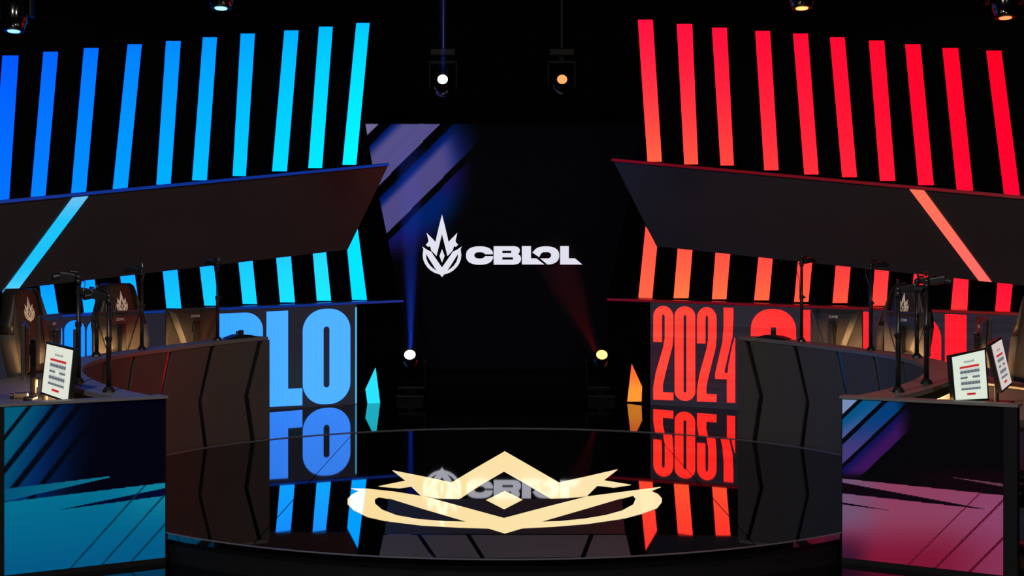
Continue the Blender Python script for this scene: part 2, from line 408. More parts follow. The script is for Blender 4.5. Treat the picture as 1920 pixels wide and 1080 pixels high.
def wing_set(side):
    nrm = wnorm(side)
    base = wing(CX + side * 420, 765, 0); base.z = 0
    t = tag(empty('stage_wing', base), f'black angled stage wing on the {"left" if side < 0 else "right"} with overhanging band and {"blue" if side < 0 else "red"} lit ledges', 'stage set')
    def f(d): return lambda x, y: wing(x, y, d) - base
    mx = (lambda p: p) if side < 0 else (lambda p: [(2 * CX - x, y) for x, y in p])
    m2 = (lambda x: x) if side < 0 else (lambda x: 2 * CX - x)
    tr = M['trimb'] if side < 0 else M['trimr']
    # backing boards behind the bars, ends leaning as in the photo
    solid('backing_board', mx([(-220, 40), (648, 14), (700, 320), (-220, 402)]), f(.15), nrm, .04, M['set'], t)
    solid('backing_board', mx([(-220, 390), (690, 318), (706, 345), (751, 566), (-220, 612)]), f(-.29), nrm, .04, M['set'], t)
    # overhanging band: its top edge leans out into the room
    if side < 0: top = [(-220, 401), (729, 308)]; bot = [(652, 468), (-220, 571)]
    else: top = [(2110, 390), (1149, 299)]; bot = [(1231, 462), (2110, 556)]
    A, B = wing(*top[0], .46) - base, wing(*top[1], .46) - base
    mid = wing((bot[0][0] * .4 + bot[1][0] * .6), (bot[0][1] * .4 + bot[1][1] * .6), .06) - base
    pn = (B - A).cross(mid - A).normalized()
    if pn.dot(nrm) < 0: pn = -pn
    def bandpt(x, y):
        """point of the band's plane in the direction of column x, row y"""
        v = ray(x, y, 1.0); o = Vector((0, 0, EYE)); dr = v - o
        k = ((A + base) - o).dot(pn) / dr.dot(pn)
        return o + dr * k - base
    Cc, Dd = bandpt(*bot[0]), bandpt(*bot[1])
    P = [A, B, Cc, Dd]
    bm = bmesh.new()
    fr = [bm.verts.new(p) for p in P]; bk = [bm.verts.new(p - nrm * .05) for p in P]
    bm.faces.new(fr); bm.faces.new(bk[::-1])
    for i in range(4): bm.faces.new((fr[i], fr[(i + 1) % 4], bk[(i + 1) % 4], bk[i]))
    bmobj('band_panel', bm, M['band'], t)
    # end cheek closing the band
    bm = bmesh.new(); q = [B, Cc, Cc - nrm * .34, B - nrm * .74]
    bm.faces.new([bm.verts.new(p) for p in q]); bm.faces.new([bm.verts.new(p + Vector((side * .02, 0, 0))) for p in q][::-1])
    bmobj('end_cheek', bm, M['set'], t)
    # diagonal light strip across the band
    if side < 0: dt = [(135, 370), (165, 367)]; db = [(32, 543.5), (4, 547)]
    else: dt = [(1706, 354), (1733, 356)]; db = [(1860, 528), (1836, 525.5)]
    q = [bandpt(*p) + pn * .008 for p in dt + db]
    n = 8; vs = []; cs = []
    for j in range(n + 1):
        for a, b in ((0, 3), (1, 2)):
            vs.append(tuple(q[a].lerp(q[b], j / n)))
            if side < 0: c = mix((110, 190, 240), (28, 190, 245), sm(0, .25, j / n)) if j < n * .8 else mix((28, 190, 245), (90, 205, 250), (j / n - .8) * 5)
            else: c = mix((255, 112, 84), (255, 105, 100), j / n)
            cs.append(lin(c))
    me = bpy.data.meshes.new('light_strip'); me.from_pydata(vs, [], [(2 * j, 2 * j + 1, 2 * j + 3, 2 * j + 2) for j in range(n)]); me.update()
    ca = me.color_attributes.new('Col', 'FLOAT_COLOR', 'POINT')
    for i, c in enumerate(cs): ca.data[i].color = (*c, 1)
    ls = link('light_strip', me, M['led'], t); ls['label'] = f'diagonal {"sky blue" if side < 0 else "salmon"} light strip across the dark band'
    md = ls.modifiers.new('thick', 'SOLIDIFY'); md.thickness = .006
    # ledges (top boards) and their glowing front edges
    def ledge(p0, p1, d0, d1, th):
        a0, a1 = wing(*p0, d1) - base, wing(*p1, d1) - base
        bk = nrm * (d1 - d0)
        bm = bmesh.new()
        vs = [a0, a1, a1 - bk, a0 - bk]; up = [bm.verts.new(p) for p in vs]; dn = [bm.verts.new(p - Vector((0, 0, th))) for p in vs]
        bm.faces.new(up); bm.faces.new(dn[::-1])
        for i in range(4): bm.faces.new((up[i], up[(i + 1) % 4], dn[(i + 1) % 4], dn[i]))
        bmobj('ledge', bm, M['ledge'], t)
        bm = bmesh.new()
        e = [a0 + nrm * .004, a1 + nrm * .004]
        v = [bm.verts.new(p) for p in (e[0] - Vector((0, 0, .004)), e[1] - Vector((0, 0, .004)), e[1] - Vector((0, 0, th - .004)), e[0] - Vector((0, 0, th - .004)))]
        bm.faces.new(v); o = bmobj('edge_light', bm, tr, t)
        md = o.modifiers.new('thick', 'SOLIDIFY'); md.thickness = .003
    if side < 0:
        ledge((-220, 396), (729, 305), .10, .475, .038); ledge((-220, 604), (756, 562), -.28, .06, .032)
    else:
        ledge((2110, 384), (1147, 296.5), .10, .475, .038); ledge((2110, 593), (1139, 559), -.28, .06, .032)
    # dark return panel between LED wall and screen
    yb = 757 if side < 0 else 753
    solid('return_panel', [(m2(669), 568), (m2(752), 566), (m2(744), yb - 1), (m2(669), yb + 2)], f(.0), nrm, .04, M['set'], t)
    return t
wing_set(-1); wing_set(1)

# ------------------------------------------------------------------ LED walls with lettering
def rrect(x0, y0, x1, y1, r, n=7, corners=(1, 1, 1, 1)):
    """rounded rectangle, y down; corners tl tr br bl"""
    out = []
    for (cx, cy, a0, on, px_, py_) in ((x0 + r, y0 + r, 180, corners[0], x0, y0), (x1 - r, y0 + r, 270, corners[1], x1, y0), (x1 - r, y1 - r, 0, corners[2], x1, y1), (x0 + r, y1 - r, 90, corners[3], x0, y1)):
        if on:
            for k in range(n + 1):
                a = math.radians(a0 + 90 * k / n); out.append((cx + r * math.cos(a), cy + r * math.sin(a)))
        else: out.append((px_, py_))
    return out
def glyph(ch, x0, x1, y0, y1):
    """condensed heavy letters: (outer, holes); y0 top, y1 bottom"""
    w_, h = x1 - x0, y1 - y0
    if ch == 'O': return rrect(x0, y0, x1, y1, w_ * .45, 9), [rrect(x0 + w_ * .435, y0 + h * .185, x1 - w_ * .435, y1 - h * .175, w_ * .064, 4)]
    if ch == '0': return rrect(x0, y0, x1, y1, w_ * .48, 9), [rrect(x0 + w_ * .42, y0 + h * .09, x1 - w_ * .42, y1 - h * .085, w_ * .079, 4)]
    if ch == 'C':
        sl = w_ * .435
        return (rrect(x0, y0, x1, y1, w_ * .45, 9)[:20] + [(x1, y0 + h * .40), (x1 - sl, y0 + h * .40), (x1 - sl, y0 + h * .19), (x0 + sl, y0 + h * .19), (x0 + sl, y1 - h * .19), (x1 - sl, y1 - h * .19), (x1 - sl, y1 - h * .38), (x1, y1 - h * .38)]
                + rrect(x0, y0, x1, y1, w_ * .45, 9)[20:]), []
    if ch == 'L': return [(x0, y0), (x0 + w_ * .60, y0), (x0 + w_ * .60, y1 - h * .18), (x1, y1 - h * .18), (x1, y1), (x0, y1)], []
    if ch == 'B':
        return (rrect(x0, y0, x1, y0 + h * .5, w_ * .38, 8, (0, 1, 0, 0))[:-2] + [(x1, y0 + h * .42), (x1 - w_ * .1, y0 + h * .49), (x1, y0 + h * .56)] + rrect(x0, y0 + h * .5, x1, y1, w_ * .38, 8, (0, 0, 1, 0))[2:],
                [[(x0 + w_ * .42, y0 + h * .19), (x0 + w_ * .56, y0 + h * .19), (x0 + w_ * .56, y0 + h * .42), (x0 + w_ * .42, y0 + h * .42)], [(x0 + w_ * .42, y0 + h * .57), (x0 + w_ * .56, y0 + h * .57), (x0 + w_ * .56, y0 + h * .82), (x0 + w_ * .42, y0 + h * .82)]])
    if ch == '2':
        X = lambda u: x0 + w_ * u
        Y = lambda v: y0 + h * v
        o = [(X(0), Y(.385)), (X(0), Y(.12))] + [(X(.5 - .5 * math.cos(a)), Y(.12 - .12 * math.sin(a))) for a in [PI * k / 14 for k in range(1, 14)]]
        o += [(X(1), Y(.12)), (X(1), Y(.30)), (X(.96), Y(.42)), (X(.62), Y(.70)), (X(.47), Y(.84)), (X(.47), Y(.92)), (X(1), Y(.92)), (X(1), Y(1)), (X(0), Y(1)), (X(0), Y(.87)), (X(.12), Y(.72)),
              (X(.50), Y(.44)), (X(.58), Y(.34)), (X(.58), Y(.11)), (X(.54), Y(.088)), (X(.46), Y(.088)), (X(.42), Y(.11)), (X(.42), Y(.385))]
        return o, []
    if ch == '4':
        X = lambda u: x0 + w_ * u
        Y = lambda v: y0 + h * v
        return [(X(.42), Y(0)), (X(.88), Y(0)), (X(.88), Y(.12)), (X(.84), Y(.30)), (X(.45), Y(.66)), (X(.45), Y(.69)), (X(.62), Y(.69)), (X(.66), Y(.60)), (X(.84), Y(.40)), (X(.97), Y(.31)), (X(.97), Y(1)), (X(.58), Y(1)), (X(.58), Y(.755)), (X(0), Y(.755)), (X(0), Y(.70)), (X(.36), Y(.36)), (X(.42), Y(.20))], []
def led_wall(side, chars, bx, ycorr, lettercol, bgcol, m, label):
    nrm = wnorm(side); x0, x1 = bx
    base = wing((x0 + x1) / 2, 765, 0); base.z = 0
    t = tag(empty('led_display', base), label, 'LED wall')
    def pt(x, y, d):
        v = wing(x, y, d); return v
    bl = wing(x0, 600, .002); br = wing(x1, 600, .002); bl.z = br.z = 0
    tl = wing(x0, ycorr(x0)[0], .002); trr = wing(x1, ycorr(x1)[0], .002)
    bl, br, trr, tl = [p - base for p in (bl, br, trr, tl)]
    # cabinets: half-metre modules along the wall, each with its own lit face
    n = max(1, round((br - bl).length / .5))
    for k in range(n):
        a, b = k / n + .0006, (k + 1) / n - .0006
        q = [bl.lerp(br, a), bl.lerp(br, b), tl.lerp(trr, b), tl.lerp(trr, a)]
        def art(x, y, u, v, k=k): 
            return bgcol((k + u) / n, v)
        o = picture('led_cabinet', q, 3, 6, art, m, t)
        md = o.modifiers.new('body', 'SOLIDIFY'); md.thickness = .05; md.offset = -1 if o.data.polygons[0].normal.dot(nrm) > 0 else 1
    for ch, a, b in chars:
        f = lambda x, y: wing(x, y, .012) - base
        ya, yb2 = ycorr((a + b) / 2)[1:]
        sl = (ycorr(b)[1] - ycorr(a)[1]) / (b - a); sb = (ycorr(b)[2] - ycorr(a)[2]) / (b - a)
        o_, h_ = glyph(ch, a, b, 0, 1)
        def tf(p):
            x = p[0]; top = ya + sl * (x - (a + b) / 2); bt = yb2 + sb * (x - (a + b) / 2)
            return (x, top + (bt - top) * p[1])
        solid('digit' if ch.isdigit() else 'letter', [tf(p) for p in round_fix(ch, a, b, ya, yb2, 0)], f, nrm, .006, m, t,
              holes=[[tf(p) for p in h] for h in round_fix(ch, a, b, ya, yb2, 1)], col=lettercol)
    return t
def round_fix(ch, a, b, ya, yb, which):
    # glyph in true pixel units, then y normalised to 0..1 so that the slope can be applied
    o, h = glyph(ch, a, b, ya, yb)
    nz = lambda p: (p[0], (p[1] - ya) / (yb - ya))
    return [nz(p) for p in o] if which == 0 else [[nz(p) for p in q] for q in h]
def ycl(x):   # left wall: top edge, letter top, letter bottom at column x
    return 567 + (669 - x) * .048, 577 + (657 - x) * .046, 756 + (657 - x) * .045
def ycr(x):
    return 563 + (x - 1219) * .040, 573 + (x - 1225) * .030, 749 + (x - 1225) * .040
led_wall(-1, [('2', 77, 117), ('0', 121, 159), ('2', 163, 203), ('4', 206, 248), ('C', 312, 398), ('B', 405, 493), ('L', 500, 567), ('O', 568, 657)],
         (-200, 669), ycl, lambda x, y: hot(lin(mix((14, 150, 246), (80, 180, 240), (x - 120) / 450)), 2.1), lambda u, v: mix((36, 34, 44), (30, 44, 52), math.exp(-((v - .25) / .2) ** 2) * u), M['led_blue'],
         'LED wall of the left wing showing huge light blue letters')
led_wall(1, [('2', 1225, 1262), ('0', 1265, 1303), ('2', 1307, 1343), ('4', 1341, 1379), ('C', 1408, 1492), ('B', 1503, 1585), ('L', 1592, 1652), ('O', 1660, 1764), ('L', 1772, 1838)],
         (1219, 2090), ycr, lambda x, y: hot(lin(mix((255, 74, 58), (255, 30, 46), (x - 1225) / 500)), 3.4), lambda u, v: mix((42, 38, 48), (58, 24, 40), math.exp(-((v - .4) / .2) ** 2) * .7), M['led_red'],
         'LED wall of the right wing showing huge red year and letters')
# thin bright line at the end of the left wall
lw = [o for o in C.objects if o.name.startswith('led_display')][0]
solid('edge_line', [(666.5, 576), (669, 576), (669, 757), (666.5, 757)], lambda x, y: wing(x, y, .014) - Vector(lw.location), wnorm(-1), .006, M['led_blue'], lw, col=lin((90, 185, 235)))

# ================================================================== DESKS
R0, R1, RO = 2.79, 2.985, 3.575
NEAR = Vector((1.83, 7.50 - YC)); PD = Vector((2.546 - 1.83, 7.06 - 7.50)).normalized()
PH_F, PH_N = math.radians(45.2), math.atan2(NEAR.y, NEAR.x)
def near_phi(r):
    b = NEAR.dot(PD); c = NEAR.length_squared - r * r
    k = -b + math.sqrt(max(0, b * b - c)); p = NEAR + PD * k
    return math.atan2(p.y, p.x)
def zrim(phi):
    d = math.degrees(phi); T = [(-60, .893), (-48.5, .895), (-16, .955), (22, .972), (45.6, 1.018), (60, 1.03)]
    for (a, za), (b, zb) in zip(T, T[1:]):
        if d <= b: return za + (zb - za) * (d - a) / (b - a)
    return T[-1][1]
ZW = .80
def sector(bm, r0, r1, z0, z1, sx, n=60, phi1=None, pn=None):
    """curved slab; z0/z1 numbers or functions of phi"""
    zf = lambda z, p: z(p) if callable(z) else z
    rows = []
    for k in range(n + 1):
        t = k / n; row = []
        for r, z in ((r0, z0), (r1, z0), (r1, z1), (r0, z1)):
            a = near_phi(max(r, NEAR.length)) if pn is None else pn; b = PH_F if phi1 is None else phi1
            p = a + (b - a) * t
            row.append(bm.verts.new((sx * r * math.cos(p), r * math.sin(p), zf(z, p))))
        rows.append(row)
    for k in range(n):
        for j in range(4):
            bm.faces.new((rows[k][j], rows[k][(j + 1) % 4], rows[k + 1][(j + 1) % 4], rows[k + 1][j]))
    bm.faces.new(rows[0][::-1]); bm.faces.new(rows[-1])

def art_left(x, y, u, v):
    bord = 942 - (x - 7) * .122            # lit lower zone starts here
    t = x * .78 + (y - 770) * .62
    if y < bord:
        a = mix((0, 88, 116), (0, 34, 92), sm(20, 140, x + (y - 770) * .4))
        c = mix(a, (0, 0, 14), sm(60, 195, x + (y - 770) * .12))
        for ln, wd in ((38, 5), (76, 7), (110, 8), (147, 7)):
            c = mix(c, (0, 2, 14), (1 - sm(wd * .35, wd, abs(t - ln))) * .93)
        # light blade
        yb0, yb1 = 919 - x * .122, 930 - x * .165
        if x < 205 and y > yb0 - 1:
            lim = 919 + (942 - 919) * (1 - x / 205) - x * .115
            if y < lim: c = mix((0, 80, 115), (10, 110, 135), x / 200)
        return c
    c = mix((0, 108, 140), (0, 88, 132), (y - bord) / 130)
    c = mix(c, (20, 140, 160), sm(180, 310, x) * .6 * (1 - sm(0, 100, y - bord)))
    lo, hi = 957 - (x - 105) * .135, 957 - (x - 105) * .205
    if x > 105 and hi < y < lo: c = (0, 6, 40)
    for x0 in (372, 425, 475):
        if abs((x - 310) + (y - 910) * .9 - (x0 - 410)) < 2.6: c = mix(c, (0, 48, 70), .75)
    if y > 1052 - (x - 310) * .12: c = mix(c, (0, 40, 56), .55)
    return c
def art_right(x, y, u, v):
    bord = 898 + (x - 1587) * .105
    t = (x - 1587) + (y - 745) * 1.05
    if y < bord:
        c = (3, 2, 5)
        if t < 26: c = (118, 140, 182)
        elif t < 36: c = (2, 4, 12)
        elif t < 74: c = mix((0, 80, 130), (78, 88, 148), sm(36, 66, t) * sm(760, 830, y) * .8 + .2 * sm(40, 70, t))
        elif t < 86: c = (2, 3, 14)
        elif t < 124: c = mix((0, 60, 120), (66, 56, 118), sm(770, 850, y))
        elif t < 134: c = (4, 2, 14)
        elif t < 182: c = mix((14, 14, 80), (56, 18, 84), sm(134, 165, t))
        c = mix(c, (3, 2, 5), sm(90, 128, x - 1587 + max(0, 30 - (y - 745)) * .2) if t < 182 else 1)
        if t >= 86: c = mix(c, (3, 2, 5), sm(880, 900, y))
        hb = 894 + (x - 1780) * .13
        if x > 1778 and hb < y < hb + (x - 1778) * .05: c = (96, 52, 74)
        else: c = mix(c, (14, 2, 8), sm(1660, 1800, x) * sm(870, 900, y))
        return c
    c = mix((112, 80, 112), (138, 62, 92), sm(0, 90, x - 1587))
    c = mix(c, (136, 66, 104), sm(1740, 1880, x))
    c = mix(c, (124, 22, 52), sm(960, 1050, y) * (1 - sm(1740, 1880, x) * .6))
    c = mix(c, (60, 20, 48), sm(0, 60, y - 985) * (1 - sm(0, 60, x - 1587)))
    lo, hi = 926 + (x - 1587) * .112, 906 + (x - 1587) * .186
    if x < 1858 and hi < y < lo: c = (10, 3, 10)
    lo, hi = 947 + (x - 1587) * .125, 943 + (x - 1587) * .17
    if x < 1668 and hi < y < lo: c = (16, 6, 18)
    q = x + y * 1.0
    for ln, wd, s in ((2762, 2.2, .6), (2819, 3, .8), (2890, 3.5, .85)):
        if abs(q - ln) < wd: c = mix(c, (74, 6, 26), s)
    return c

def make_desk(side):
    sx = side
    t = tag(empty('team_desk', (0, YC, 0)), f'curved {"left" if side < 0 else "right"} team desk, dark chevron-panelled, with {"teal" if side < 0 else "pink"} display on its end', 'desk', 'curved team desks')
    bm = bmesh.new(); sector(bm, R0 + .0125, R0 + .05, .0, lambda p: zrim(p) - .03, sx); bmobj('fascia_core', bm, M['core'], t)
    # chevron panels
    gr = [math.radians(43.7 - 10.3 * k) for k in range(9)]
    edges = [PH_F + math.radians(.4)] + gr + [PH_N]
    dg = .0095
    def off(tz):   # chevron: 0 at the top, full at the fold
        return math.radians(-2.9) * (tz / .46) if tz < .46 else math.radians(-2.9 + 1.9 * (tz - .46) / .54)
    for k in range(len(edges) - 1):
        hi, lo = edges[k], edges[k + 1]
        if hi - lo < .01: continue
        bm = bmesh.new(); rows = []
        for tz in (0, .23, .46, .73, 1):
            row = []
            for c in range(7):
                a = hi - (dg if k > 0 else 0) + (off(tz) if k > 0 else 0)
                b = lo + (dg if k < len(edges) - 2 else 0) + (off(tz) if k < len(edges) - 2 else 0)
                p = a + (b - a) * c / 6; p = max(p, PH_N)
                zt = zrim(p) - .028; z = zt + (.012 - zt) * tz
                row.append((p, z))
            rows.append(row)
        fv = [[bm.verts.new((sx * R0 * math.cos(p), R0 * math.sin(p), z)) for p, z in r] for r in rows]
        bv = [[bm.verts.new((sx * (R0 + .012) * math.cos(p), (R0 + .012) * math.sin(p), z)) for p, z in r] for r in rows]
        nr, nc = len(rows), 7
        for j in range(nr - 1):
            for c in range(nc - 1):
                bm.faces.new((fv[j][c], fv[j][c + 1], fv[j + 1][c + 1], fv[j + 1][c])); bm.faces.new((bv[j][c + 1], bv[j][c], bv[j + 1][c], bv[j + 1][c + 1]))
            for c in (0, nc - 1): bm.faces.new((fv[j][c], fv[j + 1][c], bv[j + 1][c], bv[j][c]))
        for c in range(nc - 1):
            for j in (0, nr - 1): bm.faces.new((fv[j][c], bv[j][c], bv[j][c + 1], fv[j][c + 1]))
        bmobj('fascia_panel', bm, M['fascia'], t)
    # raised rim shelf with its apron, work top, outer skirt
    bm = bmesh.new(); sector(bm, R0 - .006, R1, lambda p: zrim(p) - .026, zrim, sx); bmobj('rim_shelf', bm, M['desk'], t)
    bm = bmesh.new(); sector(bm, R1 - .02, R1 - .004, lambda p: zrim(p) - .075, lambda p: zrim(p) - .028, sx); bmobj('rim_apron', bm, M['matte'], t)
    bm = bmesh.new(); sector(bm, R0 + .055, RO, ZW - .035, ZW, sx); bmobj('work_top', bm, M['desk'], t)
    bm = bmesh.new(); sector(bm, R0 + .066, R0 + .072, ZW + .002, ZW + .045, sx, pn=PH_N + .05, phi1=PH_F - .16)
    o = bmobj('light_strip', bm, M['warm'], t); o['label'] = 'warm white light strip under the rim shelf'
    # far end cap of the desk
    bm = bmesh.new()
    e = Vector((math.cos(PH_F), math.sin(PH_F)))
    for r0, r1, z0, z1 in ((R0 + .05, RO - .03, .01, ZW - .036),):
        q = [e * r0, e * r1]; tn = Vector((-e.y, e.x)) * .02
        vs = [bm.verts.new((sx * p.x, p.y, z)) for p in (q[0] - tn, q[1] - tn, q[1], q[0]) for z in (z0, z1)]
        for i in range(4): bm.faces.new((vs[2 * i], vs[2 * i + 1], vs[(2 * i + 3) % 8], vs[(2 * i + 2) % 8]))
        bm.faces.new(vs[0::2]); bm.faces.new(vs[1::2])
    bmobj('end_board', bm, M['matte'], t)
    # near end: display panel in a dark frame
    def pp(k, z, o=0):
        p = NEAR + PD * k; nn = Vector((PD.y, -PD.x))     # outward (towards the room)
        p = p + nn * o; return Vector((sx * p.x, p.y, z))
    LP = .84; zt0, zt1, zb = .885, .892, .03
    def boxk(bm, k0, k1, z0, z1, o0, o1):
        vs = [bm.verts.new(pp(k, z, o)) for k in (k0, k1) for z in (z0, z1) for o in (o0, o1)]
        for f in ((0, 1, 3, 2), (4, 6, 7, 5), (0, 4, 5, 1), (2, 3, 7, 6), (0, 2, 6, 4), (1, 5, 7, 3)): bm.faces.new([vs[i] for i in f])
    bm = bmesh.new(); boxk(bm, 0, LP + .07, 0.0, .889, -.04, .012); bmobj('end_frame', bm, M['matte'], t)
    bm = bmesh.new(); boxk(bm, -.005, LP + .075, .8892, .903, -.075, .03); bmobj('end_lip', bm, M['desk'], t)
    bm = bmesh.new(); boxk(bm, LP + .005, LP + .07, .0, .889, .0122, .026); bmobj('corner_post', bm, M['matte'], t)
    art = art_left if side < 0 else art_right
    cs = [pp(.006, zb, .014), pp(LP, zb, .014), pp(LP, .884, .014), pp(.006, .884, .014)]
    if side < 0: cs = [cs[1], cs[0], cs[3], cs[2]]
    o = picture('end_display', cs, 290, 300, lambda x, y, u, v: (0, 0, 0), M['screen'], t)
    ca = o.data.color_attributes['Col']
    for i, v in enumerate(o.data.vertices):
        P_ = Vector(v.co) + Vector((0, YC, 0)); ca.data[i].color = (*lin(art(*px(P_), 0, 0)), 1)
    md = o.modifiers.new('thick', 'SOLIDIFY'); md.thickness = .0015; md.offset = 0
    return t
make_desk(-1); make_desk(1)
def dk(side, r, deg, z): 
    p = math.radians(deg); return Vector((side * r * math.cos(p), YC + r * math.sin(p), z))
def ray_r(x, r, far=True):
    """angle (deg, symmetric) where the column x meets the circle of radius r round the disc centre"""
    s = abs(x - CX) / F; a = 1 + s * s; b = -2 * YC; c = YC * YC - r * r
    q = math.sqrt(max(0, b * b - 4 * a * c)); D = (-b + (q if far else -q)) / (2 * a)
    return math.degrees(math.atan2(D - YC, s * D))
def face_centre(side, deg):
    """z rotation that turns local -Y towards the disc centre"""
    p = math.radians(deg); d = Vector((-side * math.cos(p), -math.sin(p)))
    return math.atan2(d.y, d.x) + PI / 2

# ------------------------------------------------------------------ monitors (local -Y is the back, facing the disc)
def text_mesh(s, size):
    cu = bpy.data.curves.new('txt', 'FONT'); cu.body = s; cu.size = size; cu.align_x = 'CENTER'; cu.align_y = 'CENTER'; cu.extrude = .0008
    o = bpy.data.objects.new('txt', cu); C.objects.link(o)
    dg = bpy.context.evaluated_depsgraph_get(); me = bpy.data.meshes.new_from_object(o.evaluated_get(dg))
    bpy.data.objects.remove(o); return me
logo_me = text_mesh('ZOWIE', .030)
mon_cache = {}
def monitor(side, r, deg, label, yaw=0):
    t = tag(empty('monitor', dk(side, r, deg, ZW + .001), face_centre(side, deg) + yaw), label, 'monitor', 'player monitors')
    if not mon_cache:
        d = {}
        bm = bmesh.new(); box(bm, (0, .012, .285), (.56, .022, .335), bevel=.005); d['panel'] = (bm, M['shell'])
        bm = bmesh.new()      # back shell narrowing towards the foot
        f = [(-.262, .44), (.262, .44), (.115, .135), (-.115, .135)]; bq = [(-.20, .415), (.20, .415), (.085, .16), (-.085, .16)]
        a = [bm.verts.new((x, -.002, z)) for x, z in f]; b = [bm.verts.new((x, -.022, z)) for x, z in bq]
        bm.faces.new(b)
        for i in range(4): bm.faces.new((a[i], a[(i + 1) % 4], b[(i + 1) % 4], b[i]))
        d['back_shell'] = (bm, M['shell'])
        bm = bmesh.new()
        for s in (-1, 1): tube(bm, [(s * .268, -.003, .442), (s * .118, -.003, .13)], .005, 6)
        d['shell_seam'] = (bm, M['plastic'])
        bm = bmesh.new(); box(bm, (0, -.045, .18), (.055, .035, .34), bevel=.008); box(bm, (0, -.03, .285), (.07, .03, .07), bevel=.006); d['stand_column'] = (bm, M['plastic'])
        bm = bmesh.new(); box(bm, (0, -.03, .007), (.26, .19, .014), bevel=.005); d['stand_base'] = (bm, M['plastic'])
        bm = bmesh.new(); box(bm, (.014, -.066, .075), (.016, .01, .05), bevel=.003); d['cable_clip'] = (bm, M['whitep'])
        bm = bmesh.new(); box(bm, (0, .0238, .29), (.535, .0015, .305)); d['display'] = (bm, M['glass'])
        for k, (bm, m) in d.items():
            bmesh.ops.recalc_face_normals(bm, faces=bm.faces); me = bpy.data.meshes.new(k); bm.to_mesh(me); bm.free(); me.materials.append(m); mon_cache[k] = me
        logo_me.materials.append(M['white']); mon_cache['logo'] = logo_me
    for k, me in mon_cache.items():
        o = link(k, me, None, t)
        if k == 'logo': o.location = (0, -.0235, .385); o.rotation_euler = (PI / 2, 0, 0)
    return t
RM = 3.30
monitor(-1, RM, ray_r(363, RM), 'monitor seen from behind at the far end of the left desk, no chair behind it')
monitor(-1, RM, ray_r(221, RM), 'monitor seen from behind on the left desk in front of the second gaming chair')
monitor(-1, RM, ray_r(96, RM), 'monitor turned sharply sideways on the left desk, just behind the notice stand', .19)
monitor(-1, 3.12, -18.5, 'monitor seen edge-on at the left edge of the left desk')
monitor(1, RM, ray_r(1566, RM), 'monitor seen from behind at the far end of the right desk, no chair behind it')
monitor(1, RM, ray_r(1698, RM), 'monitor seen from behind on the right desk in front of a gaming chair')
monitor(1, RM, ray_r(1842, RM), 'monitor turned sharply sideways on the right desk behind the two notice stands', -.19)

